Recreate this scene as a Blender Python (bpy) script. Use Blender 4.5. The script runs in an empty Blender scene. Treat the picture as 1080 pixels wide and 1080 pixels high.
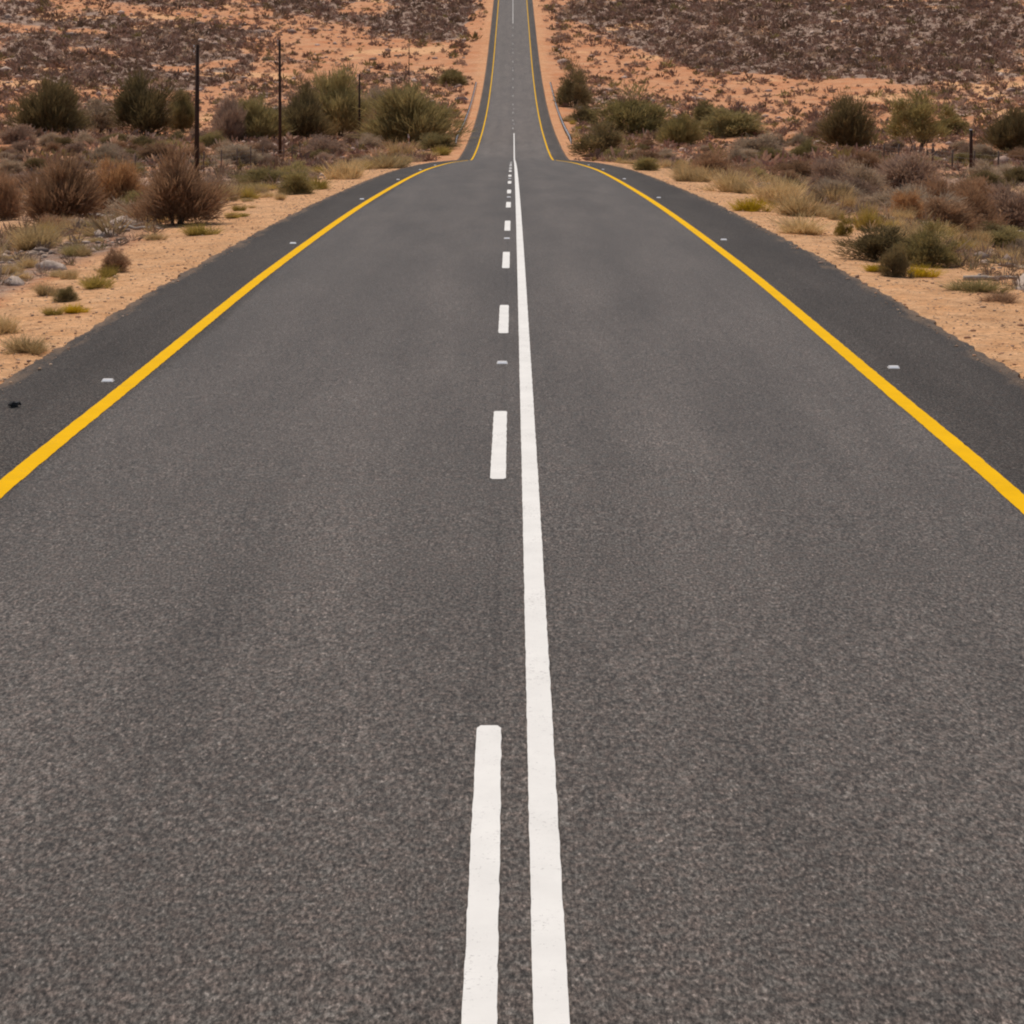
import bpy, bmesh, math, random
import numpy as np
from mathutils import Vector, Matrix

# ------------------------------------------------------------------ camera, sky, sun, exposure
scene = bpy.context.scene
col = scene.collection
CAM_Z = 3.17
cam_data = bpy.data.cameras.new('camera')
cam = bpy.data.objects.new('camera', cam_data)
col.objects.link(cam)
cam.location = (0.0, 0.0, CAM_Z)
cam.rotation_euler = (math.radians(90), 0, 0)          # level, with a falling (shifted) lens
cam_data.sensor_width = 36.0
cam_data.lens = 80.0
cam_data.shift_y = -500.0 / 1080.0
cam_data.shift_x = -1.0 / 1080.0
cam_data.clip_start = 0.1
cam_data.clip_end = 9000.0
scene.camera = cam

SUN_ELEV = math.radians(64)
SUN_AZ = math.radians(-16)                             # clockwise from straight ahead
world = bpy.data.worlds.new("World")
scene.world = world
world.use_nodes = True
wn = world.node_tree.nodes
sky = wn.new('ShaderNodeTexSky')
sky.sky_type = 'NISHITA'
sky.sun_disc = False
sky.sun_elevation = SUN_ELEV
sky.sun_rotation = SUN_AZ
sky.dust_density = 2.0
world.node_tree.links.new(sky.outputs[0], wn['Background'].inputs[0])
wn['Background'].inputs[1].default_value = 0.10
sun_data = bpy.data.lights.new('sun', 'SUN')
sun_data.energy = 3.15
sun_data.angle = math.radians(0.5)
sun_data.color = (1.0, 0.93, 0.84)
sun = bpy.data.objects.new('sun', sun_data)
col.objects.link(sun)
sd = Vector((math.sin(SUN_AZ) * math.cos(SUN_ELEV), math.cos(SUN_AZ) * math.cos(SUN_ELEV), math.sin(SUN_ELEV)))
sun.rotation_euler = (-sd).to_track_quat('-Z', 'Y').to_euler()
sun.location = (0, 0, 60)
scene.view_settings.view_transform = 'Standard'
scene.view_settings.look = 'None'
scene.view_settings.exposure = 0.0
scene.view_settings.gamma = 1.0
scene.render.engine = 'CYCLES'
scene.cycles.filter_width = 2.1

#TERRAIN_BEGIN
# ------------------------------------------------------------------ shape of the land
_rs = np.random.RandomState(11)
_LAT = _rs.rand(256, 256)
def vnoise(x, y):
    x = np.asarray(x, float); y = np.asarray(y, float)
    xi = np.floor(x).astype(int); yi = np.floor(y).astype(int)
    fx = x - xi; fy = y - yi
    fx = fx * fx * (3 - 2 * fx); fy = fy * fy * (3 - 2 * fy)
    a = _LAT[xi & 255, yi & 255]; b = _LAT[(xi + 1) & 255, yi & 255]
    c = _LAT[xi & 255, (yi + 1) & 255]; d = _LAT[(xi + 1) & 255, (yi + 1) & 255]
    return (a * (1 - fx) + b * fx) * (1 - fy) + (c * (1 - fx) + d * fx) * fy
def fbm(x, y, octs=4):
    s = 0; a = 0.5
    x = np.asarray(x, float); y = np.asarray(y, float)
    for k in range(octs):
        s = s + a * (vnoise(x + 17.3 * k, y + 41.7 * k) - 0.5)
        x = x * 2.03; y = y * 2.03; a *= 0.5
    return s
def smooth(a, b, t):
    t = np.clip((np.asarray(t, float) - a) / (b - a), 0, 1)
    return t * t * (3 - 2 * t)
class Curve:                                            # monotone cubic through points
    def __init__(self, pts):
        self.x = np.array([p[0] for p in pts], float); self.y = np.array([p[1] for p in pts], float)
        h = np.diff(self.x); d = np.diff(self.y) / h
        m = np.zeros(len(self.x))
        m[0] = d[0]; m[-1] = d[-1]
        for i in range(1, len(m) - 1):
            if d[i - 1] * d[i] > 0:
                w1 = 2 * h[i] + h[i - 1]; w2 = h[i] + 2 * h[i - 1]
                m[i] = (w1 + w2) / (w1 / d[i - 1] + w2 / d[i])
        self.m = m
    def __call__(self, q):
        q = np.asarray(q, float)
        qc = np.clip(q, self.x[0], self.x[-1])
        i = np.clip(np.searchsorted(self.x, qc) - 1, 0, len(self.x) - 2)
        h = self.x[i + 1] - self.x[i]; t = (qc - self.x[i]) / h
        t2 = t * t; t3 = t2 * t
        return ((2 * t3 - 3 * t2 + 1) * self.y[i] + (t3 - 2 * t2 + t) * h * self.m[i]
                + (-2 * t3 + 3 * t2) * self.y[i + 1] + (t3 - t2) * h * self.m[i + 1])
# drop of the carriageway below the camera, by distance
_road = Curve([(-80, 4.0), (-20, 3.3), (7.2, 3.13), (10.4, 3.115), (16, 3.142), (20.8, 3.215), (31.3, 3.375), (37.0, 3.50), (50, 3.84), (69.4, 4.48),
               (90, 5.27), (114, 6.36), (131, 7.18), (156, 8.45), (178, 9.57), (199, 10.58), (215, 10.88), (233, 11.02), (262, 10.97), (290, 10.6),
               (320, 9.85), (350, 8.6), (386, 6.6), (420, 4.15), (450, 1.5), (510, -4.1), (566, -9.4), (700, -22), (900, -40), (1200, -58), (2000, -70), (4500, -75)])
_nat = Curve([(-80, 4.3), (0, 3.9), (20, 3.75), (31, 4.15), (45, 4.75), (66, 5.65), (100, 7.0), (130, 8.05), (150, 8.9), (180, 10.25), (210, 11.1),
              (233, 11.4), (262, 11.6), (290, 11.2), (320, 10.3), (350, 9.0), (386, 7.0), (420, 4.5), (450, 1.9), (510, -3.8), (566, -9.2), (700, -22), (900, -40),
              (1200, -58), (2000, -70), (4500, -75)])
ROAD_L, ROAD_R = -4.78, 4.86
def road_z(Y): return CAM_Z - _road(Y)
def ground_z(X, Y):
    X = np.asarray(X, float); Y = np.asarray(Y, float)
    rz = CAM_Z - _road(Y)
    u = np.where(X < 0, ROAD_L - X, X - ROAD_R)
    aX = np.abs(X)
    nz = CAM_Z - _nat(Y)
    amp = smooth(120, 190, Y)
    nz = nz + amp * 0.15 * 5 * (1 - np.exp(-np.maximum(aX - 15, 0) / 32.0)) * 1.25
    nz = nz + 0.55 * fbm(X / 16.0 + 3.1, Y / 24.0, 4) * smooth(3, 14, u) * (0.6 + 1.1 * amp)
    nz = nz + 7.0 * fbm(X / 90.0 + 9.1, Y / 130.0 + 2.2, 3) * smooth(25, 110, aX) * smooth(120, 320, Y)
    nz = nz + 0.22 * fbm(X / 2.3, Y / 3.1, 3) * smooth(1.5, 4, u)
    verge = rz - 0.02 - 0.035 * np.maximum(u, 0) + 0.05 * fbm(X / 0.9, Y / 1.3, 3) * smooth(0.2, 1.0, u)
    wide = 2.0 + 1.6 * vnoise(Y / 14.0 + 5, np.sign(X) * 3.0 + 7)
    t = smooth(0, 1, (u - wide) / 4.5)
    z = verge * (1 - t) + nz * t
    return np.where(u < 0, rz - 0.06, z)
#TERRAIN_END

# ------------------------------------------------------------------ helpers
def tag(o, label=None, cat=None, group=None, kind=None):
    if label: o['label'] = label
    if cat: o['category'] = cat
    if group: o['group'] = group
    if kind: o['kind'] = kind
    return o
def mesh_obj(name, verts, faces, mat=None, parent=None, smooth_shade=False, mesh_name=None):
    me = bpy.data.meshes.new(mesh_name or name)
    me.from_pydata([tuple(v) for v in verts], [], [tuple(f) for f in faces])
    me.update()
    if mat: me.materials.append(mat)
    if smooth_shade:
        me.polygons.foreach_set('use_smooth', [True] * len(me.polygons))
    o = bpy.data.objects.new(name, me)
    col.objects.link(o)
    if parent: o.parent = parent
    return o
def quad_mesh(name, V, F, mat, parent=None, colors=None, attr='tint'):
    """V (n,3) array, F (m,k) int array of equal-size faces"""
    me = bpy.data.meshes.new(name)
    k = F.shape[1]
    me.vertices.add(len(V)); me.vertices.foreach_set('co', np.ascontiguousarray(V, np.float32).ravel())
    me.loops.add(F.size); me.loops.foreach_set('vertex_index', np.ascontiguousarray(F, np.int32).ravel())
    me.polygons.add(len(F)); me.polygons.foreach_set('loop_start', np.arange(0, F.size, k, dtype=np.int32))
    me.update(calc_edges=True)
    if colors is not None:
        a = me.color_attributes.new(attr, 'FLOAT_COLOR', 'POINT')
        c = np.ones((len(V), 4), np.float32); c[:, :3] = colors
        a.data.foreach_set('color', c.ravel())
    if mat: me.materials.append(mat)
    o = bpy.data.objects.new(name, me)
    col.objects.link(o)
    if parent: o.parent = parent
    return o
def empty(name, loc, rz=0.0):
    o = bpy.data.objects.new(name, None)
    o.empty_display_size = 0.3
    o.location = loc; o.rotation_euler = (0, 0, rz)
    col.objects.link(o)
    return o
def copy_tree(o, parent=None):
    c = o.copy(); col.objects.link(c); c.parent = parent
    for ch in list(o.children): copy_tree(ch, c)
    return c
def tube(path, radii, sides=7, cap=True):
    """verts, faces of a tube along a list of points"""
    V, F = [], []
    n = len(path)
    for i, p in enumerate(path):
        a = Vector(path[max(i - 1, 0)]); b = Vector(path[min(i + 1, n - 1)])
        d = (b - a).normalized()
        up = Vector((0, 0, 1)) if abs(d.z) < 0.9 else Vector((0, 1, 0))
        s = d.cross(up).normalized(); t = s.cross(d).normalized()
        for k in range(sides):
            w = 2 * math.pi * k / sides
            V.append(Vector(p) + (s * math.cos(w) + t * math.sin(w)) * radii[i])
    for i in range(n - 1):
        for k in range(sides):
            k2 = (k + 1) % sides
            F.append((i * sides + k, i * sides + k2, (i + 1) * sides + k2, (i + 1) * sides + k))
    if cap:
        F.append(tuple(range(sides))[::-1]); F.append(tuple((n - 1) * sides + k for k in range(sides)))
    return V, F
class MB:
    def __init__(self): self.V, self.F = [], []
    def add(self, V, F):
        o = len(self.V); self.V += [tuple(v) for v in V]; self.F += [tuple(i + o for i in f) for f in F]
    def tube(self, *a, **k): self.add(*tube(*a, **k))
    def box(self, x0, x1, y0, y1, z0, z1):
        self.add([(x0, y0, z0), (x1, y0, z0), (x1, y1, z0), (x0, y1, z0), (x0, y0, z1), (x1, y0, z1), (x1, y1, z1), (x0, y1, z1)],
                 [(3, 2, 1, 0), (4, 5, 6, 7), (0, 1, 5, 4), (1, 2, 6, 5), (2, 3, 7, 6), (3, 0, 4, 7)])
    def build(self, name, mat, parent=None, smooth_shade=False):
        return mesh_obj(name, self.V, self.F, mat, parent, smooth_shade)

# ------------------------------------------------------------------ materials
class NT:
    def __init__(self, name):
        self.m = bpy.data.materials.new(name); self.m.use_nodes = True
        self.n = self.m.node_tree.nodes; self.l = self.m.node_tree.links
        self.b = self.n['Principled BSDF']
    def new(self, t, **kw):
        x = self.n.new(t)
        for k, v in kw.items(): setattr(x, k, v)
        return x
    def link(self, a, b): self.l.new(a, b)
    def coord(self, kind='Object'): return self.new('ShaderNodeTexCoord').outputs[kind]
    def noise(self, vec, scale, detail=3, rough=0.6, dist=0.0):
        x = self.new('ShaderNodeTexNoise'); x.inputs['Scale'].default_value = scale; x.inputs['Detail'].default_value = detail
        x.inputs['Roughness'].default_value = rough; x.inputs['Distortion'].default_value = dist
        if vec is not None: self.link(vec, x.inputs['Vector'])
        return x.outputs['Fac']
    def voronoi(self, vec, scale, feature='F1', out='Distance'):
        x = self.new('ShaderNodeTexVoronoi', feature=feature); x.inputs['Scale'].default_value = scale
        self.link(vec, x.inputs['Vector']); return x.outputs[out]
    def ramp(self, fac, stops, interp='LINEAR'):
        x = self.new('ShaderNodeValToRGB'); r = x.color_ramp; r.interpolation = interp
        while len(r.elements) < len(stops): r.elements.new(0.5)
        for e, (p, c) in zip(r.elements, stops):
            e.position = p; e.color = (c, c, c, 1) if isinstance(c, (int, float)) else (*c, 1)
        self.link(fac, x.inputs[0]); return x.outputs[0]
    def mix(self, fac, a, b, blend='MIX'):
        x = self.new('ShaderNodeMix', data_type='RGBA', blend_type=blend)
        for i, v in ((0, fac), (6, a), (7, b)):
            if isinstance(v, (int, float)): x.inputs[i].default_value = v if i == 0 else (v, v, v, 1)
            elif isinstance(v, tuple): x.inputs[i].default_value = (*v, 1)
            else: self.link(v, x.inputs[i])
        return x.outputs[2]
    def math(self, op, a, b=None, c=None):
        x = self.new('ShaderNodeMath', operation=op)
        for i, v in enumerate((a, b, c)):
            if v is None: continue
            if isinstance(v, (int, float)): x.inputs[i].default_value = v
            else: self.link(v, x.inputs[i])
        return x.outputs[0]
    def attr(self, name): return self.new('ShaderNodeAttribute', attribute_name=name).outputs['Color']
    def bump(self, h, strength, dist):
        x = self.new('ShaderNodeBump'); x.inputs['Strength'].default_value = strength; x.inputs['Distance'].default_value = dist
        self.link(h, x.inputs['Height']); self.link(x.outputs[0], self.b.inputs['Normal'])
    def done(self, color, rough=0.9, spec=0.2, metal=0.0):
        if isinstance(color, tuple): self.b.inputs['Base Color'].default_value = (*color, 1)
        else: self.link(color, self.b.inputs['Base Color'])
        if isinstance(rough, (int, float)): self.b.inputs['Roughness'].default_value = rough
        else: self.link(rough, self.b.inputs['Roughness'])
        self.b.inputs['Specular IOR Level'].default_value = spec
        self.b.inputs['Metallic'].default_value = metal
        return self.m

def mat_asphalt():
    t = NT('asphalt'); P = t.coord()
    sep = t.new('ShaderNodeSeparateXYZ'); t.link(P, sep.inputs[0]); x = sep.outputs[0]
    mb = t.new('ShaderNodeMapping'); mb.inputs['Scale'].default_value = (1.0, 0.16, 1.0); t.link(P, mb.inputs[0])
    # worn wheel tracks and the darker unworn shoulders outside the edge lines
    wob = t.math('MULTIPLY', t.math('SUBTRACT', t.noise(mb.outputs[0], 0.5, 2), 0.5), 0.5)
    xw = t.math('ADD', x, wob)
    s = t.math('ADD', t.math('MULTIPLY', xw, 1 / 10.0), 0.5)
    lane = t.ramp(s, [(0.0, 0.58), (0.10, 0.62), (0.148, 0.68), (0.163, 0.93), (0.24, 1.06), (0.33, 0.96), (0.41, 1.07), (0.485, 0.93), (0.515, 0.95), (0.59, 1.08), (0.68, 0.97), (0.77, 1.06), (0.836, 0.93), (0.853, 0.68), (0.92, 0.62), (1.0, 0.58)])
    # aggregate: coarse chips with binder showing between them
    mg = t.new('ShaderNodeMapping'); mg.inputs['Scale'].default_value = (1.0, 0.40, 1.0); t.link(P, mg.inputs[0]); G = mg.outputs[0]
    d1 = t.noise(G, 66, 4, 0.72)
    d2 = t.noise(G, 130, 2, 0.6)
    chips = t.voronoi(G, 95, 'F1', 'Color')
    sc = t.new('ShaderNodeSeparateColor'); t.link(chips, sc.inputs[0])
    agg = t.ramp(d1, [(0.30, 0.05), (0.43, 0.5), (0.53, 1.05), (0.64, 1.9), (0.75, 3.0)])
    agg2 = t.ramp(sc.outputs[0], [(0.0, 0.66), (0.75, 1.0), (0.93, 1.2), (1.0, 1.6)])
    agg3 = t.ramp(d2, [(0.3, 0.8), (0.7, 1.2)])
    blotch = t.ramp(t.noise(mb.outputs[0], 1.1, 5, 0.6), [(0.3, 0.80), (0.7, 1.16)])
    mp = t.new('ShaderNodeMapping'); mp.inputs['Scale'].default_value = (1.6, 0.09, 1.0); t.link(P, mp.inputs[0])
    streak = t.ramp(t.noise(mp.outputs[0], 1.0, 4, 0.6), [(0.3, 0.87), (0.7, 1.12)])
    # construction joint near the centre line
    jn = t.math('ADD', x, t.math('MULTIPLY', t.math('SUBTRACT', t.noise(P, 2.2, 4), 0.5), 0.10))
    jd = t.math('ABSOLUTE', t.math('ADD', jn, 0.085))
    joint = t.ramp(t.math('ADD', jd, t.math('MULTIPLY', t.noise(P, 7.0, 3), 0.05)), [(0.022, 0.74), (0.05, 1.0)])
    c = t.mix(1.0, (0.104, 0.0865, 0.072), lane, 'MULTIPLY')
    # asphalt colour raised beyond the dip, imitating brighter light on the far road
    far_brighten = t.new('ShaderNodeMapRange'); far_brighten.inputs['From Min'].default_value = 185; far_brighten.inputs['From Max'].default_value = 215
    far_brighten.inputs['To Min'].default_value = 1.0; far_brighten.inputs['To Max'].default_value = 1.38; t.link(sep.outputs[1], far_brighten.inputs[0])
    c = t.mix(1.0, c, far_brighten.outputs[0], 'MULTIPLY')
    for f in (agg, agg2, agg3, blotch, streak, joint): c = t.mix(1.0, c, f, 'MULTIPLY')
    hue = t.ramp(t.noise(P, 18, 2), [(0.35, (0.95, 1.0, 1.02)), (0.65, (1.06, 0.98, 0.96))])
    c = t.mix(1.0, c, hue, 'MULTIPLY')
    # sand blown onto the outer edge
    ax = t.math('ABSOLUTE', t.math('SUBTRACT', x, 0.04))
    edge = t.new('ShaderNodeMapRange'); edge.inputs['From Min'].default_value = 5.15; edge.inputs['From Max'].default_value = 5.5
    t.link(t.math('ADD', ax, t.math('MULTIPLY', t.noise(mb.outputs[0], 4.0, 6, 0.75), 1.0)), edge.inputs[0])
    c = t.mix(t.math('MULTIPLY', edge.outputs[0], 0.45), c, (0.42, 0.26, 0.15))
    t.bump(t.math('ADD', t.math('MULTIPLY', d1, 0.7), t.math('MULTIPLY', sc.outputs[0], 0.3)), 0.55, 0.008)
    t.link(t.math('MULTIPLY', t.ramp(s, [(0.145, 0.35), (0.165, 1.0), (0.835, 1.0), (0.855, 0.35)]), 0.24), t.b.inputs['Sheen Weight'])
    t.b.inputs['Sheen Roughness'].default_value = 0.45
    t.b.inputs['Sheen Tint'].default_value = (1.0, 0.84, 0.70, 1)
    return t.done(c, 0.92, 0.08)

def mat_paint(name, rgb, dirt):
    t = NT(name); P = t.coord()
    n = t.noise(P, 60, 4, 0.7)
    patch = t.noise(P, 1.3, 4, 0.7)
    wear = t.ramp(t.math('ADD', n, t.math('MULTIPLY', t.math('SUBTRACT', patch, 0.5), 0.5)), [(0.30, 1.0), (0.40, 0.0)])
    big = t.ramp(t.noise(P, 3.0, 5, 0.65), [(0.3, 0.90), (0.65, 1.0)])
    c = t.mix(1.0, rgb, big, 'MULTIPLY')
    c = t.mix(t.math('MULTIPLY', wear, 0.62), c, dirt)
    t.bump(n, 0.25, 0.004)
    return t.done(c, 0.9, 0.06)

def mat_ground():
    t = NT('desert_soil'); P = t.coord()
    soil = t.attr('soil')                                # r: stony grey, g: dry pale verge, b: red sand
    sep = t.new('ShaderNodeSeparateColor'); t.link(soil, sep.inputs[0])
    n1 = t.noise(P, 0.22, 6, 0.65); n2 = t.noise(P, 2.2, 6, 0.7); n3 = t.noise(P, 24, 4, 0.7)
    red = t.mix(t.ramp(n1, [(0.35, 0.0), (0.65, 1.0)]), (0.51, 0.205, 0.088), (0.58, 0.300, 0.155))
    pale = t.mix(t.ramp(n2, [(0.35, 0.0), (0.68, 1.0)]), (0.63, 0.320, 0.142), (0.74, 0.430, 0.225))
    grey = t.mix(t.ramp(n2, [(0.38, 0.0), (0.62, 1.0)]), (0.18, 0.112, 0.080), (0.44, 0.305, 0.225))
    def soft(s):
        return t.ramp(t.math('ADD', s, t.math('MULTIPLY', t.math('SUBTRACT', n2, 0.5), 0.9)), [(0.3, 0.0), (0.65, 1.0)])
    c = t.mix(soft(sep.outputs[0]), red, grey)
    c = t.mix(soft(sep.outputs[1]), c, pale)
    patchy = t.ramp(t.noise(P, 0.9, 6, 0.75), [(0.32, 0.80), (0.5, 1.0), (0.68, 1.12)])
    c = t.mix(1.0, c, patchy, 'MULTIPLY')
    grit = t.ramp(n3, [(0.3, 0.72), (0.5, 1.0), (0.72, 1.22)])
    c = t.mix(1.0, c, grit, 'MULTIPLY')
    peb = t.voronoi(P, 16, 'F1', 'Color'); sp = t.new('ShaderNodeSeparateColor'); t.link(peb, sp.inputs[0])
    c = t.mix(1.0, c, t.ramp(sp.outputs[0], [(0.0, 0.62), (0.12, 0.98), (0.9, 1.02), (1.0, 1.3)]), 'MULTIPLY')
    t.bump(t.math('ADD', t.math('MULTIPLY', n2, 1.0), t.math('MULTIPLY', n3, 0.3)), 1.0, 0.16)
    return t.done(c, 0.95, 0.1)

def leafy(t, c, amount):
    m = t.done(c, 0.85, 0.1)
    tr = t.new('ShaderNodeBsdfTranslucent'); t.link(c, tr.inputs['Color'])
    mx = t.new('ShaderNodeMixShader'); mx.inputs[0].default_value = amount
    t.link(t.b.outputs[0], mx.inputs[1]); t.link(tr.outputs[0], mx.inputs[2])
    t.link(mx.outputs[0], t.n['Material Output'].inputs['Surface'])
    return m

def mat_leaf(name, a, b, rnd=0.25):
    t = NT(name); P = t.coord()
    info = t.new('ShaderNodeObjectInfo')
    n = t.ramp(t.noise(P, 3.5, 4, 0.7), [(0.36, 0.0), (0.64, 1.0)])
    c = t.mix(n, a, b)
    fine = t.ramp(t.noise(P, 40, 2), [(0.3, 0.7), (0.7, 1.3)])
    c = t.mix(1.0, c, fine, 'MULTIPLY')
    c = t.mix(1.0, c, t.ramp(info.outputs['Random'], [(0.0, 1 - rnd), (1.0, 1 + rnd)]), 'MULTIPLY')
    return leafy(t, c, 0.33)

def mat_simple(name, a, b, scale=8, rough=0.85, spec=0.2, metal=0.0, bump=0.0, stretch=(1, 1, 1)):
    t = NT(name)
    mp = t.new('ShaderNodeMapping'); mp.inputs['Scale'].default_value = stretch; t.link(t.coord(), mp.inputs[0])
    n = t.noise(mp.outputs[0], scale, 5, 0.65)
    c = t.mix(t.ramp(n, [(0.33, 0.0), (0.67, 1.0)]), a, b)
    if bump: t.bump(n, 0.6, bump)
    return t.done(c, rough, spec, metal)

def mat_tint(name, leaf=True):
    t = NT(name); P = t.coord()
    c = t.mix(1.0, t.attr('tint'), t.ramp(t.noise(P, 2.5, 3), [(0.3, 0.75), (0.7, 1.25)]), 'MULTIPLY')
    return leafy(t, c, 0.22) if leaf else t.done(c, 0.92, 0.1)

M = dict(
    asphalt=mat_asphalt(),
    white=mat_paint('white_road_paint', (0.74, 0.705, 0.645), (0.30, 0.27, 0.25)),
    yellow=mat_paint('yellow_road_paint', (0.77, 0.415, 0.0), (0.40, 0.24, 0.05)),
    ground=mat_ground(),
    dark_olive=mat_leaf('dark_olive_foliage', (0.165, 0.118, 0.055), (0.25, 0.185, 0.082)),
    olive=mat_leaf('olive_foliage', (0.262, 0.205, 0.085), (0.405, 0.31, 0.13)),
    green=mat_leaf('green_foliage', (0.225, 0.175, 0.068), (0.370, 0.285, 0.110)),
    brown=mat_leaf('brown_foliage', (0.25, 0.145, 0.08), (0.42, 0.255, 0.145)),
    rust=mat_leaf('rust_foliage', (0.3, 0.16, 0.075), (0.5, 0.285, 0.13)),
    mauve=mat_leaf('mauve_grey_foliage', (0.27, 0.175, 0.122), (0.45, 0.305, 0.212)),
    grey=mat_leaf('grey_foliage', (0.31, 0.222, 0.148), (0.52, 0.39, 0.262)),
    yellow_green=mat_leaf('yellow_green_foliage', (0.34, 0.25, 0.055), (0.56, 0.41, 0.11)),
    yellow_bloom=mat_leaf('yellow_flowering_foliage', (0.42, 0.29, 0.02), (0.66, 0.45, 0.03)),
    dry=mat_leaf('dry_grass', (0.46, 0.31, 0.14), (0.66, 0.49, 0.25)),
    bark=mat_simple('twig_bark', (0.07, 0.045, 0.032), (0.15, 0.10, 0.07), 14),
    pole=mat_simple('creosote_wood', (0.030, 0.016, 0.011), (0.075, 0.040, 0.026), 5, bump=0.01, stretch=(6, 6, 0.7)),
    post=mat_simple('weathered_post_wood', (0.09, 0.06, 0.045), (0.18, 0.125, 0.09), 6, stretch=(6, 6, 0.8)),
    wire=mat_simple('fence_wire', (0.22, 0.20, 0.18), (0.32, 0.29, 0.26), 3, 0.5, 0.4, 0.6),
    steel=mat_simple('galvanised_steel', (0.42, 0.41, 0.40), (0.60, 0.58, 0.56), 3, 0.42, 0.5, 0.35),
    concrete=mat_simple('grey_concrete', (0.30, 0.28, 0.26), (0.42, 0.39, 0.36), 5, bump=0.02),
    void=mat_simple('pipe_painted_shade', (0.03, 0.026, 0.024), (0.05, 0.045, 0.04), 4),  # near-black colour standing in for the shade inside the culvert opening
    stud=mat_simple('pale_stud_plastic', (0.55, 0.50, 0.45), (0.72, 0.67, 0.61), 30, 0.5, 0.4),
    lens=mat_simple('reflector_lens', (0.80, 0.78, 0.76), (0.86, 0.84, 0.82), 90, 0.2, 0.6),
    rubber=mat_simple('black_rubber', (0.012, 0.011, 0.010), (0.030, 0.027, 0.025), 30, 0.8, 0.3, bump=0.01),
    porcelain=mat_simple('white_insulator', (0.55, 0.52, 0.48), (0.65, 0.62, 0.58), 8, 0.4),
    deadwood=mat_simple('bleached_dead_wood', (0.26, 0.20, 0.155), (0.46, 0.38, 0.30), 7, stretch=(1, 5, 5)),
    stone=mat_simple('pale_stone', (0.30, 0.215, 0.16), (0.54, 0.42, 0.33), 4, bump=0.03),
    red_band=mat_simple('faded_red_paint', (0.36, 0.10, 0.07), (0.42, 0.14, 0.10), 9, 0.6),
    marker=mat_simple('white_marker_paint', (0.66, 0.60, 0.54), (0.78, 0.72, 0.66), 9, 0.6),
    tint=mat_tint('scrub_tint'),
    tint_stone=mat_tint('stone_tint', False),
)

# ------------------------------------------------------------------ soil patches of the slopes (x, y of their outlines on the ground)
PATCH = [(1.0, [(-121.39, 538.5), (-104.02, 519.0), (-75.43, 501.5), (-58.47, 482.25), (-49.67, 427.25), (-46.92, 353.0), (-62.81, 366.75), (-82.39, 365.5)]),
 (0.1, [(-114.26, 558.5), (-85.84, 540.75), (-54.23, 540.0), (-47.95, 477.5), (-57.08, 491.0), (-77.65, 516.25), (-105.22, 525.0)]),
 (0.0, [(-48.27, 427.5), (-45.6, 392.25), (-42.92, 342.25), (-38.38, 291.5), (-34.2, 244.25), (-36.66, 243.75), (-43.73, 307.75), (-48.7, 358.5), (-47.79, 387.5)]),
 (0.14, [(-59.06, 523.0), (-44.77, 509.25), (-27.39, 466.25), (-18.53, 463.25), (-18.38, 436.75), (-33.15, 416.5), (-44.41, 442.25)]),
 (0.1, [(-42.63, 392.0), (-24.73, 421.0), (-11.33, 445.75), (-8.68, 425.25), (-23.28, 396.25), (-38.88, 371.75)]),
 (1.0, [(-62.4, 556.75), (-9.72, 569.0), (-9.98, 469.75), (-19.59, 465.5), (-28.67, 488.0), (-46.16, 525.0)]),
 (1.0,
  [(12.8, 568.75), (122.06, 543.5), (86.35, 384.5), (73.15, 366.5), (62.2, 365.0), (52.23, 381.0), (41.09, 380.75), (30.0, 402.25), (23.06, 465.0), (13.04, 530.25)]),
 (0.16,
  [(12.37, 503.25),
   (18.94, 459.25),
   (28.14, 424.75),
   (34.33, 376.25),
   (45.67, 379.25),
   (61.65, 361.75),
   (61.06, 319.25),
   (52.68, 288.0),
   (35.16, 292.0),
   (27.9, 336.5),
   (14.92, 361.75),
   (10.58, 430.25)]),
 (0.0, [(77.92, 374.75), (85.62, 381.25), (78.16, 348.0), (70.24, 344.75)]),
 (0.2, [(33.54, 299.25), (35.75, 239.0), (24.55, 227.5), (21.04, 253.75)]),
 (0.2, [(52.82, 285.5), (51.95, 240.25), (38.44, 181.25), (41.65, 235.75)]),
 (0.1, [(-87.09, 443.75), (-74.35, 439.5), (-71.94, 425.25), (-84.0, 428.0)]),
 (0.2, [(-72.08, 319.75), (-65.02, 346.0), (-48.94, 339.5), (-46.64, 323.5), (-61.37, 319.5), (-67.17, 298.0)]),
 (0.0, [(-41.97, 556.5), (-26.7, 552.5), (-30.73, 523.0), (-42.32, 531.75)]),
 (0.1, [(-112.93, 501.0), (-98.66, 492.25), (-83.76, 477.5), (-80.65, 459.75), (-96.67, 472.5), (-108.71, 482.25)]),
 (0.1, [(-64.68, 397.0), (-55.93, 411.75), (-52.86, 421.5), (-50.95, 406.25), (-54.48, 395.0), (-62.11, 381.25)]),
 (0.0, [(-52.47, 232.75), (-48.36, 234.0), (-36.13, 173.75), (-38.26, 169.75)]),
 (0.0, [(-46.44, 241.75), (-39.23, 221.0), (-33.12, 178.25)]),
 (0.0, [(-11.39, 515.75), (-5.43, 567.0), (-3.71, 307.0), (-6.52, 220.5), (-6.62, 369.25)]),
 (0.0, [(5.2, 567.0), (8.35, 514.0), (7.96, 389.75), (6.9, 209.5), (4.22, 206.5), (4.69, 388.25)])]
def inside(poly, X, Y):
    r = np.zeros(X.shape, bool)
    n = len(poly)
    for i in range(n):
        x1, y1 = poly[i]; x2, y2 = poly[(i + 1) % n]
        if y1 == y2: continue
        c = ((y1 > Y) != (y2 > Y)) & (X < (x2 - x1) * (Y - y1) / (y2 - y1) + x1)
        r ^= c
    return r
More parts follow.
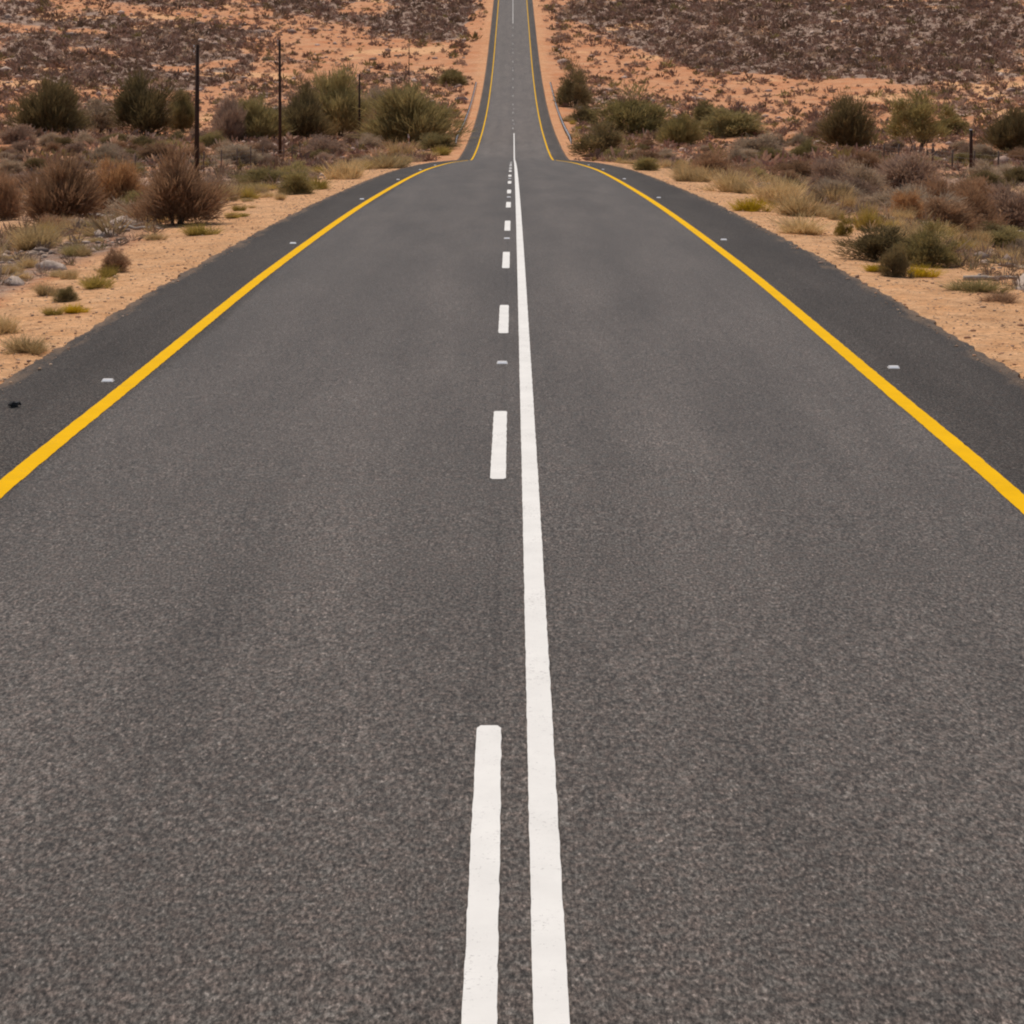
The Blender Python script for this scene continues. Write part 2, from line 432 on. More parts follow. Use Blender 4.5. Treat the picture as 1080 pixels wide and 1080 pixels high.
def cover(X, Y):
    """1 dense scrub, 0 bare sand; 0.5 in between"""
    wx = X + 9 * fbm(X / 9.0, Y / 22.0 + 4, 5) * smooth(100, 250, Y)
    wy = Y + 38 * fbm(X / 8.0 + 31, Y / 26.0, 5) * smooth(100, 250, Y)
    c = np.full(X.shape, 0.5)
    for v, poly in PATCH:
        c = np.where(inside(poly, wx, wy), v, c)
    return np.clip(c + (0.5 * fbm(X / 5.0 + 3, Y / 9.0, 4) + 1.1 * fbm(X / 48.0 + 12, Y / 13.0 + X / 90.0, 3)) * smooth(100, 250, Y), 0, 1)

# ------------------------------------------------------------------ the ground
def axis(*segs):
    out = []
    for a, b, s in segs: out += list(np.arange(a, b, s))
    return out
def build_ground():
    ys = axis((-90, 0, 4), (0, 12, 1.0), (12, 140, 0.5), (140, 360, 1.25), (360, 640, 1.75), (640, 1000, 9)) + list(np.geomspace(1000, 4400, 30))
    xs = axis((4.5, 9.5, 0.25), (9.5, 22, 0.45), (22, 60, 0.9), (60, 170, 1.6), (170, 400, 8)) + list(np.geomspace(400, 3000, 24))
    xs = np.array([-v for v in xs[::-1]] + [-2.3, 0, 2.3] + xs); ys = np.array(ys)
    X, Y = np.meshgrid(xs, ys)
    Z = ground_z(X, Y)
    nx, ny = len(xs), len(ys)
    idx = np.arange(nx * ny).reshape(ny, nx)
    F = np.stack([idx[:-1, :-1], idx[:-1, 1:], idx[1:, 1:], idx[1:, :-1]], -1).reshape(-1, 4)
    c = cover(X, Y)
    u = np.where(X < 0, ROAD_L - X, X - ROAD_R)
    n = fbm(X / 7.0 + 2, Y / 13.0, 3)
    grey = 0.10 + 0.65 * smooth(0.15, 0.9, c) + 0.5 * n
    near = 1 - smooth(95, 150, Y)
    grey = grey + near * 0.9 * np.exp(-((u - 4.6) / 1.5) ** 2) * (X < 0) + near * 0.25 * smooth(3, 8, u)
    grey = grey + near * 0.3 * smooth(5, 9, u)
    grey = grey * smooth(0.6, 3.2, u)
    verge = (1 - smooth(0.8, 3.5, u)) * 0.8 * (0.35 + 0.65 * near) + near * (0.5 + 0.8 * n) * 0.9 * smooth(1, 4, u) + 0.12
    rock = smooth(0.10, 0.26, fbm(X / 13.0 + 21, Y / 17.0 + 5, 4)) * smooth(150, 230, Y) * smooth(4, 10, u)
    grey = np.maximum(grey, 0); verge = np.maximum(verge, rock * 0.9)
    track = np.exp(-((u - 2.6) / 0.8) ** 2) * (X < 0) * smooth(20, 26, Y) * (1 - smooth(38, 50, Y)) * np.clip(0.75 + 1.2 * n, 0, 1)
    grey = np.maximum(grey, track); verge = verge * (1 - track)
    C = np.stack([np.clip(grey, 0, 1), np.clip(verge, 0, 1), 1 - np.clip(c, 0, 1)], -1).reshape(-1, 3)
    o = quad_mesh('ground', np.stack([X, Y, Z], -1).reshape(-1, 3), F, M['ground'], None, C, 'soil')
    o.data.polygons.foreach_set('use_smooth', [True] * len(o.data.polygons))
    return tag(o, kind='structure')
build_ground()

# ------------------------------------------------------------------ the road and its paint
def strip(name, xl, xr, y0, y1, lift, mat, parent, jag=0.0, step=0.5, skirt=0.0, seed=0.0, round_end=False):
    n = max(2, int((y1 - y0) / step) + 1)
    ys = np.linspace(y0, y1, n)
    freq = 2.9 if jag > 0.03 else 9.0
    jl = jag * 2 * (fbm(ys * freq + seed, ys * 0 + 3.3 + seed, 5)); jr = jag * 2 * (fbm(ys * freq + seed + 50, ys * 0 + 9.1 + seed, 5))
    if skirt:
        jl = jl + jag * 1.1 * fbm(ys * 9.0 + 3, ys * 0 + 1.7, 3); jr = jr + jag * 1.1 * fbm(ys * 9.0 + 80, ys * 0 + 5.7, 3)
    L = np.stack([np.full(n, xl) + jl, ys, road_z(ys) + lift], -1); R = np.stack([np.full(n, xr) + jr, ys, road_z(ys) + lift], -1)
    if round_end:
        for A, s in ((L, 1), (R, -1)):
            A[0, 0] += s * 0.018; A[-1, 0] += s * 0.018
    rows = [L, R]
    if skirt:
        L2 = L.copy(); L2[:, 0] -= 0.05; L2[:, 2] -= skirt; R2 = R.copy(); R2[:, 0] += 0.05; R2[:, 2] -= skirt
        rows = [L2, L, R, R2]
    k = len(rows)
    V = np.stack(rows, 1).reshape(-1, 3)
    i = np.arange(n - 1)[:, None] * k + np.arange(k - 1)[None, :]
    F = np.stack([i, i + 1, i + 1 + k, i + k], -1).reshape(-1, 4)
    o = quad_mesh(name, V, F, mat, parent)
    o.data.polygons.foreach_set('use_smooth', [k == 2 or skirt == 0] * len(o.data.polygons))
    return o
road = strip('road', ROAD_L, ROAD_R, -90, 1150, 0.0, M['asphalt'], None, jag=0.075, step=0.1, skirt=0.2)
tag(road, kind='structure')
XL, XR = -3.566, 3.434
strip('edge_line', XL - 0.075, XL + 0.075, -90, 1150, 0.004, M['yellow'], road, 0.008, 0.05, seed=1)
strip('edge_line', XR - 0.075, XR + 0.075, -90, 1150, 0.004, M['yellow'], road, 0.008, 0.05, seed=2)
strip('centre_line', 0.122 - 0.058, 0.122 + 0.058, -90, 262, 0.004, M['white'], road, 0.0035, 0.03, seed=3)
strip('centre_line', -0.05, 0.05, 500, 1150, 0.004, M['white'], road, 0.008, 0.5, seed=5)
DASH = [(-21.4, -18.2), (-12.37, -9.17), (5.7, 10.3), (16.2, 19.45), (25.25, 28.3), (33.85, 37.25), (43.05, 46.55), (52.48, 55.58), (61.52, 64.62), (70.55, 73.65), (79.58, 82.68), (88.62, 91.72), (97.65, 100.75), (106.68, 109.78), (115.72, 118.82), (124.75, 127.85), (133.78, 136.88), (142.82, 145.92), (151.85, 154.95), (160.88, 163.98)]          # far end of every dash
for k, (a, b) in enumerate(DASH):
    if a < 150:
        strip('dash', -0.107 - 0.056, -0.107 + 0.056, a, b, 0.004, M['white'], road, 0.005, 0.04 if a < 60 else 0.3, seed=7 + k, round_end=True)
for a in np.arange(272, 498, 18.0):
    strip('dash', -0.035, 0.03, a, a + 3, 0.004, M['white'], road, 0.006, 0.5, seed=30 + a)

# ------------------------------------------------------------------ road studs
def road_stud():
    r = empty('road_stud', (0, 0, 0))
    b = MB()
    w, l, h = 0.055, 0.05, 0.022
    b.add([(-w, -l, 0), (w, -l, 0), (w, l, 0), (-w, l, 0), (-w * .82, -l * .45, h), (w * .82, -l * .45, h), (w * .82, l * .45, h), (-w * .82, l * .45, h)],
          [(4, 5, 6, 7), (0, 1, 5, 4), (1, 2, 6, 5), (2, 3, 7, 6), (3, 0, 4, 7)])
    b.build('body', M['stud'], r)
    g = MB()
    for s in (-1, 1):
        y0, y1 = s * l * 0.93, s * l * 0.53
        V = [(-w * .86, y0, 0.0045), (w * .86, y0, 0.0045), (w * .76, y1, h * 0.9 + 0.002), (-w * .76, y1, h * 0.9 + 0.002)]
        g2 = MB(); g2.add(V, [(0, 1, 2, 3)]); g2.build('reflector', M['lens'], r)
    return r
STUDS = [
    (-0.107, 22.65, 'white road stud between two dashes, nearest stud of the centre line', 'road studs of the centre line'),
    (-0.107, 40.62, 'white road stud, second along the dashed centre line', 'road studs of the centre line'),
    (-0.107, 58.58, 'tiny far road stud along the dashed centre line before the crest', 'road studs of the centre line'),
    (-0.107, 76.55, 'tiny far road stud along the dashed centre line before the crest', 'road studs of the centre line'),
    (-0.107, 94.52, 'tiny far road stud along the dashed centre line before the crest', 'road studs of the centre line'),
    (-0.107, 112.48, 'tiny far road stud along the dashed centre line before the crest', 'road studs of the centre line'),
    (-3.8, 21.35, 'nearest pale road stud beside the left yellow line', 'road studs beside the left yellow line'),
    (-3.8, 39.32, 'second pale road stud beside the left yellow line', 'road studs beside the left yellow line'),
    (-3.8, 57.28, 'third pale road stud beside the left yellow line', 'road studs beside the left yellow line'),
    (-3.8, 75.25, 'tiny far road stud beside the left yellow line near the crest', 'road studs beside the left yellow line'),
    (-3.8, 93.22, 'tiny far road stud beside the left yellow line near the crest', 'road studs beside the left yellow line'),
    (-3.8, 111.18, 'tiny far road stud beside the left yellow line near the crest', 'road studs beside the left yellow line'),
    (3.73, 22.3, 'nearest pale road stud beside the right yellow line', 'road studs beside the right yellow line'),
    (3.73, 40.27, 'second pale road stud beside the right yellow line', 'road studs beside the right yellow line'),
    (3.73, 58.23, 'third pale road stud beside the right yellow line', 'road studs beside the right yellow line'),
    (3.73, 76.2, 'tiny far road stud beside the right yellow line near the crest', 'road studs beside the right yellow line'),
    (3.73, 94.17, 'tiny far road stud beside the right yellow line near the crest', 'road studs beside the right yellow line'),
    (3.73, 112.13, 'tiny far road stud beside the right yellow line near the crest', 'road studs beside the right yellow line'),
    (-0.05, 472.75, 'far white road stud on the road climbing beyond the dip', 'road studs on the far slope'),
    (-0.05, 442.25, 'far white road stud on the road climbing beyond the dip', 'road studs on the far slope'),
    (-0.05, 404.0, 'far white road stud on the road climbing beyond the dip', 'road studs on the far slope'),
    (0.12, 317.75, 'far white road stud on the road climbing beyond the dip', 'road studs on the far slope'),
    (0.12, 283.0, 'far white road stud on the road climbing beyond the dip', 'road studs on the far slope'),
    (0.12, 258.5, 'far white road stud on the road climbing beyond the dip', 'road studs on the far slope')]
first = road_stud()
for k, (x, y, lab, grp) in enumerate(STUDS):
    s = first if k == 0 else copy_tree(first)
    sl = (float(road_z(y + 0.2)) - float(road_z(y - 0.2))) / 0.4
    s.location = (x, y, float(road_z(y)) + 0.003); s.rotation_euler = (math.atan(sl), 0, 0)
    sc_ = 1.0 if y < 120 else 1.6
    s.scale = (sc_, sc_, sc_)
    tag(s, lab, 'road stud', grp)

# ------------------------------------------------------------------ scrap of rubber on the shoulder
def rubber():
    rng = random.Random(4)
    b = MB()
    path = [(-0.075, 0.02, 0.02), (-0.045, 0.0, 0.045), (-0.01, -0.015, 0.05), (0.03, -0.005, 0.04), (0.06, 0.02, 0.055), (0.085, 0.03, 0.02)]
    b.tube(path, [0.014, 0.034, 0.042, 0.036, 0.03, 0.01], 8)
    b.tube([(-0.02, -0.06, 0.012), (0.0, -0.02, 0.03), (0.015, 0.04, 0.03), (0.03, 0.09, 0.012)], [0.01, 0.024, 0.026, 0.008], 7)
    b.V = [(x + rng.uniform(-.008, .008), y + rng.uniform(-.008, .008), max(z + rng.uniform(-.006, .006), 0.0)) for x, y, z in b.V]
    o = b.build('rubber_scrap', M['rubber'])
    x, y = (-4.32, 19.7)
    o.location = (x, y, float(road_z(y)) + 0.001); o.scale = (0.62, 0.95, 0.6)
    tag(o, 'small black scrap of tyre rubber lying on the left road shoulder', 'debris')
rubber()

# ------------------------------------------------------------------ guardrails at the bottom of the dip
def guardrail(x, y0, y1, label):
    side = -1 if x < 0 else 1
    r = empty('guardrail', (x, y0, float(ground_z(x, y0))))
    base = np.array([x, y0, float(ground_z(x, y0))])
    prof = [(0.00, -0.16), (0.045, -0.12), (0.045, -0.06), (0.0, 0.0), (0.045, 0.06), (0.045, 0.12), (0.0, 0.16)]
    ys = np.arange(y0, y1 + 0.1, 2.0)
    V, F = [], []
    for yy in ys:
        t = max(0, 1 - min(yy - y0, y1 - yy) / 8.0)
        zz = float(ground_z(x, yy)) + 0.56 - 0.42 * t * t
        for (a, h) in prof: V.append((x - side * a - base[0], yy - base[1], zz + h - base[2]))
    k = len(prof)
    for i in range(len(ys) - 1):
        for j in range(k - 1): F.append((i * k + j, i * k + j + 1, (i + 1) * k + j + 1, (i + 1) * k + j))
    o = mesh_obj('rail', V, F, M['steel'], r)
    md = o.modifiers.new('thickness', 'SOLIDIFY'); md.thickness = 0.006
    p0 = None
    for yy in np.arange(y0 + 2, y1 - 1, 3.8):
        if p0 is None:
            b = MB(); b.box(-0.06, 0.06, -0.06, 0.06, -0.35, 0.72); p = p0 = b.build('post', M['post'], r)
        else:
            p = p0.copy(); col.objects.link(p)
        p.location = (side * 0.075, yy - y0, float(ground_z(x + side * .075, yy)) - base[2])
    tag(r, label, 'guardrail')
guardrail(-5.95, 236, 372, 'galvanised guardrail along the left edge of the road in the dip')
guardrail(6.05, 236, 372, 'galvanised guardrail along the right edge of the road in the dip')

# ------------------------------------------------------------------ culvert headwall
def culvert(x, y, s):
    r = empty('culvert', (x, y, float(ground_z(x, y)) - 0.3)); r.rotation_euler = (0, 0, 0.5)
    b = MB()
    b.box(-1.3, -0.55, -0.15, 0.15, 0, 1.5); b.box(0.55, 1.3, -0.15, 0.15, 0, 1.5); b.box(-0.55, 0.55, -0.15, 0.15, 1.1, 1.5)
    b.add([(-1.3, -0.15, 0), (-1.3, -0.15, 1.45), (-1.9, -1.2, 0.6), (-1.9, -1.2, 0), (-1.48, -0.08, 0), (-1.48, -0.08, 1.45), (-2.05, -1.12, 0.6), (-2.05, -1.12, 0)],
          [(0, 1, 2, 3), (7, 6, 5, 4), (1, 5, 6, 2), (3, 2, 6, 7)])
    b.add([(1.3, -0.15, 0), (1.3, -0.15, 1.45), (1.9, -1.2, 0.6), (1.9, -1.2, 0), (1.48, -0.08, 0), (1.48, -0.08, 1.45), (2.05, -1.12, 0.6), (2.05, -1.12, 0)],
          [(3, 2, 1, 0), (4, 5, 6, 7), (2, 6, 5, 1), (7, 6, 2, 3)])
    b.build('headwall', M['concrete'], r)
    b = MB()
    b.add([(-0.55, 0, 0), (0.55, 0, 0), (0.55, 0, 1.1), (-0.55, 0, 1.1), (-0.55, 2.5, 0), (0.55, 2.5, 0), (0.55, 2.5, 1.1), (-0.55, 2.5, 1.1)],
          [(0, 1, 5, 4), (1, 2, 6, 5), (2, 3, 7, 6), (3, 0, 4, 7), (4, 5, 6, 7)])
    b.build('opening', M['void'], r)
    r.scale = (s, s, s)
    tag(r, 'grey concrete culvert headwall with a dark opening below the left guardrail', 'culvert')
culvert(*(-7.75, 338.25), 0.55)

# ------------------------------------------------------------------ poles
def utility_pole(x, y, h, rad, lean, label, cross=True):
    r = empty('utility_pole', (x, y, float(ground_z(x, y)) - 0.1))
    b = MB(); b.tube([(0, 0, -0.4), (lean * .3, 0, h * .4), (lean, 0, h)], [rad, rad * .88, rad * .68], 10)
    b.build('pole', M['pole'], r, True)
    for zc in ((h - 0.18, h - 0.5) if cross else ()):
        b = MB(); b.tube([(lean - 0.2, -0.0, zc), (lean - 0.2, 0, zc + 0.10), (lean - 0.2, 0, zc + 0.16)], [0.035, 0.045, 0.02], 8)
        b.tube([(lean - 0.2, 0, zc - .06), (lean, 0, zc - .08)], [0.014, 0.014], 6)
        b.build('insulator', M['porcelain'], r, True)
    tag(r, label, 'pole', 'poles along the left side of the road')
POLES = [
    (-17.86, 128.5, 7.7, 0.15, 0.05, 'tallest dark wooden pole behind the brown bushes at the left', True),
    (-21.74, 212.5, 10.99, 0.16, -0.05, 'second dark wooden pole, left of the dark upright bush', True),
    (-16.82, 249.25, 7.79, 0.13, 0.0, 'shorter thin pole rising out of the wide olive bushes', True),
    (-11.62, 253.5, 10.56, 0.06, 0.05, 'very thin faint pole above the wide brown-olive bush', False),
    (-21.78, 269.5, 7.51, 0.08, 0.05, 'thin pole half hidden by the pale olive bush', False)]
for p in POLES: utility_pole(*p)

# ------------------------------------------------------------------ fences on both sides
def fence(x, y0, y1, pitch, label, thick):
    r = empty('wire_fence', (x, y0, float(ground_z(x, y0))))
    bz = float(ground_z(x, y0))
    ys = list(np.arange(y0, y1, pitch))
    fx = lambda yy: x + 0.5 * math.sin(yy / 37.0) * (1 if x > 0 else -1)
    p0 = d0 = None
    pts = []
    for k, yy in enumerate(ys):
        xx = fx(yy); gz = float(ground_z(xx, yy)); pts.append((xx - x, yy - y0, gz - bz))
        if p0 is None:
            b = MB(); b.tube([(0, 0, -0.3), (0, 0, 0.7), (0.02, 0, 1.5)], [thick, thick * .93, thick * .86], 8); p = p0 = b.build('post', M['post'], r, True)
        else:
            p = p0.copy(); col.objects.link(p)
        p.location = pts[-1]
        p.scale = (1, 1, 0.92 + 0.16 * random.Random(k).random())
        for q in (1, 2):
            yq = yy + pitch * q / 3; xq = fx(yq)
            if d0 is None:
                b = MB(); b.tube([(0, 0, -0.05), (0, 0, 1.2)], [0.012, 0.011], 5); d = d0 = b.build('dropper', M['post'], r)
            else:
                d = d0.copy(); col.objects.link(d)
            d.location = (xq - x, yq - y0, float(ground_z(xq, yq)) - bz)
    b = MB()
    for h in (0.3, 0.6, 0.9, 1.2):
        b.tube([(px, py, pz + h) for px, py, pz in pts], [0.004] * len(pts), 4, False)
    b.build('wire', M['wire'], r)
    tag(r, label, 'fence')
fence(30.16, 56, 190, 7.0, 'wire fence on dark wooden posts right of the road behind the grey bushes', 0.07)
fence(-19.62, 70, 210, 8.0, 'wire fence on thin wooden posts left of the road by the poles', 0.045)

def strainer_post(x, y):
    r = empty('fence_post', (x, y, float(ground_z(x, y)))); b = MB()
    b.tube([(0, 0, -.4), (0.01, 0, 1.3), (0, 0, 2.75)], [.12, .115, .11], 10); b.build('post', M['pole'], r, True)
    b = MB(); b.tube([(0, 0, 2.75), (0, 0, 2.79)], [.118, .09], 10); b.build('cap', M['steel'], r)
    tag(r, 'tall dark wooden post standing alone above the right-hand thicket', 'fence post')
strainer_post(*(30.16, 149.85))

def marker_post(x, y):
    r = empty('marker_post', (x, y, float(ground_z(x, y))))
    b = MB(); b.box(-0.09, 0.09, -0.03, 0.03, -0.1, 1.25); b.build('post', M['marker'], r)
    b = MB(); b.box(-0.093, 0.093, -0.033, 0.033, 0.45, 0.85); b.build('band', M['red_band'], r)
    tag(r, 'short white marker post with a reddish band among bushes left of the crest', 'marker post')
marker_post(*(-11.02, 240.50))

# ------------------------------------------------------------------ plants
def blades(rng, P, D, L, W, bend=0.25):
    """thin two-segment blades from points P along D (n,3); returns V (5 per blade) and quads"""
    n = len(P)
    D = D / np.linalg.norm(D, axis=1, keepdims=True)
    r = rng.normal(size=(n, 3)); S = np.cross(D, r); S /= np.linalg.norm(S, axis=1, keepdims=True)
    B = np.cross(D, S) * (rng.uniform(-bend, bend, (n, 1)))
    L = L[:, None]; W = W[:, None]
    mid = P + D * L * 0.55 + B * L * 0.4; tip = P + D * L + B * L
    V = np.stack([P - S * W * .35, P + S * W * .35, mid + S * W * .5, mid - S * W * .5, tip + S * W * .18, tip - S * W * .18], 1).reshape(-1, 3)
    i = np.arange(n)[:, None] * 6
    F = np.concatenate([i + np.array([[0, 1, 2, 3]]), i + np.array([[3, 2, 4, 5]])], 0)
    return V, F
def dome_dirs(rng, n, zmin=-0.1):
    a = rng.uniform(0, 2 * np.pi, n); z = rng.uniform(zmin, 1, n); s = np.sqrt(1 - z * z)
    return np.stack([s * np.cos(a), s * np.sin(a), z], 1)
def shrub_foliage(kind, seed):
    """unit plant: about 1 wide, 1 tall, base at the origin"""
    rng = np.random.RandomState(seed)
    if kind == 'broom':            # upright feathery twigs fanning from the base
        nc = 75
        d = dome_dirs(rng, nc, 0.15); rad = rng.uniform(0.25, 1.15, nc) ** 0.6
        C = d * rad[:, None] * np.array([0.42, 0.42, 0.74]) + np.array([0, 0, 0.06])
        out_ = np.array([0.8, 0.8, 1.5]); m = 120; L0, W0, sp, up = 0.19, 0.0085, 0.075, 0.7
    elif kind == 'round':          # dense rounded karoo bush
        nc = 85
        d = dome_dirs(rng, nc, -0.05); rad = rng.uniform(0.25, 1.12, nc) ** 0.6
        C = d * rad[:, None] * np.array([0.44, 0.44, 0.80]) + np.array([0, 0, 0.08])
        m = 110; L0, W0, sp, up = 0.115, 0.0105, 0.08, 0.3
    elif kind == 'loose':          # open green thorn bush, gaps between clumps
        nc = 44
        d = dome_dirs(rng, nc, 0.0); rad = rng.uniform(0.3, 1.0, nc) ** 0.5
        C = d * rad[:, None] * np.array([0.46, 0.46, 0.74]) + np.array([0, 0, 0.12])
        m = 170; L0, W0, sp, up = 0.10, 0.011, 0.085, 0.4
    elif kind == 'tuft':           # grass tuft / small flowering tuft
        n = 900
        cc = rng.uniform(-0.34, 0.34, (9, 2)); ch = rng.uniform(0.35, 1.0, 9); pick = rng.choice(9, n, p=ch / ch.sum())
        P = np.concatenate([cc[pick] + rng.normal(0, 0.06, (n, 2)), np.zeros((n, 1))], 1)
        D = np.stack([P[:, 0] * 0.9 + rng.normal(0, .34, n), P[:, 1] * 0.9 + rng.normal(0, .34, n), np.ones(n)], 1)
        return blades(rng, P, D, ch[pick] * rng.uniform(0.45, 1.2, n), rng.uniform(0.007, 0.018, n), 0.4)
    elif kind == 'crown':          # tree crown
        nc = 40
        d = dome_dirs(rng, nc, -0.55); rad = rng.uniform(0.3, 1.0, nc) ** 0.5
        C = d * rad[:, None] * np.array([0.47, 0.40, 0.24]) + np.array([0, 0, 0.72])
        m = 170; L0, W0, sp, up = 0.085, 0.010, 0.07, 0.3
    size = rng.uniform(0.5, 1.4, nc)
    ph = rng.uniform(0, 6.28, 3); az = np.arctan2(d[:, 1], d[:, 0])
    lobes = 1 + 0.20 * np.sin(az * 2 + ph[0]) + 0.14 * np.sin(az * 5 + ph[1]) + 0.10 * rng.normal(size=nc)
    high = 1 + 0.16 * np.sin(az * 3 + ph[2]) + 0.13 * rng.normal(size=nc)
    C = C * np.stack([lobes, lobes, np.clip(high, 0.5, 1.25)], 1)
    P, D = [], []
    for c, s in zip(C, size):
        k = int(m * s)
        off = rng.normal(0, sp * s, (k, 3)); p = c + off * np.array([1, 1, 0.85])
        p[:, 2] = np.maximum(p[:, 2], 0.01)
        dd = (c * np.array([1, 1, 0.6])) * 1.6 + off * 4 + np.array([0, 0, up]) + rng.normal(0, .35, (k, 3))
        P.append(p); D.append(dd)
    P = np.concatenate(P); D = np.concatenate(D); n = len(P)
    V, F = blades(rng, P, D, L0 * rng.uniform(0.5, 1.25, n), W0 * rng.uniform(0.6, 1.5, n))
    V[:, 2] = np.maximum(V[:, 2], -0.02)
    return V, F
def stems_mesh(kind, seed):
    rng = random.Random(seed); b = MB()
    fo = 0.05 if kind != 'crown' else 0.16
    tall = 0.62 if kind != 'crown' else 0.7
    for k in range(7 if kind == 'crown' else 9):
        a = rng.uniform(0, 6.28); s = rng.uniform(0.12, 0.33); r0 = rng.uniform(0.010, 0.018) * (0.8 if kind == 'crown' else 1)
        h = tall * rng.uniform(0.7, 1.05)
        p = [(fo * math.cos(a), fo * math.sin(a), -0.03), (s * .45 * math.cos(a) + rng.uniform(-.03, .03), s * .45 * math.sin(a), h * .5), (s * math.cos(a), s * math.sin(a) + rng.uniform(-.04, .04), h)]
        b.tube(p, [r0, r0 * .7, r0 * .3], 5)
        for q in range(2):
            a2 = a + rng.uniform(-1, 1); e = (p[1][0] + 0.2 * math.cos(a2), p[1][1] + 0.2 * math.sin(a2), p[1][2] + rng.uniform(.12, .26))
            b.tube([p[1], e], [r0 * .5, r0 * .2], 4)
    return b
PROTO = {}
def proto(kind, var):
    if (kind, var) not in PROTO:
        V, F = shrub_foliage(kind, hash((len(kind) * 7 + ord(kind[0]), var)) % 9999)
        me = quad_mesh('foliage', V, F, M['olive']); fol = me.data
        bpy.data.objects.remove(me)
        st = None
        if kind != 'tuft':
            so = stems_mesh(kind, var + 3).build('stem', M['bark']); st = so.data
            bpy.data.objects.remove(so)
        PROTO[(kind, var)] = (fol, st)
    return PROTO[(kind, var)]
def plant(name, kind, var, matname, x, y, w, h, label, cat, group=None, single=False, sink=0.04, rz=None):
    fol, st = proto(kind, var)
    rng = random.Random(x * 131 + y * 17)
    z = float(ground_z(x, y))
    def link_mat(o):
        o.material_slots[0].link = 'OBJECT'; o.material_slots[0].material = M[matname]
    if st is None or single:
        r = bpy.data.objects.new(name, fol); col.objects.link(r); link_mat(r)
    else:
        r = bpy.data.objects.new(name, None); col.objects.link(r)
        tree = kind == 'crown'
        f = bpy.data.objects.new('crown' if tree else 'foliage', fol); col.objects.link(f); f.parent = r; link_mat(f)
        s = bpy.data.objects.new('trunk' if tree else 'stem', st); col.objects.link(s); s.parent = r
    r.location = (x, y, z - sink * h)
    r.rotation_euler = (0, 0, rng.uniform(0, 6.28) if rz is None else rz); r.scale = (w, w, h)
    return tag(r, label, cat, group)
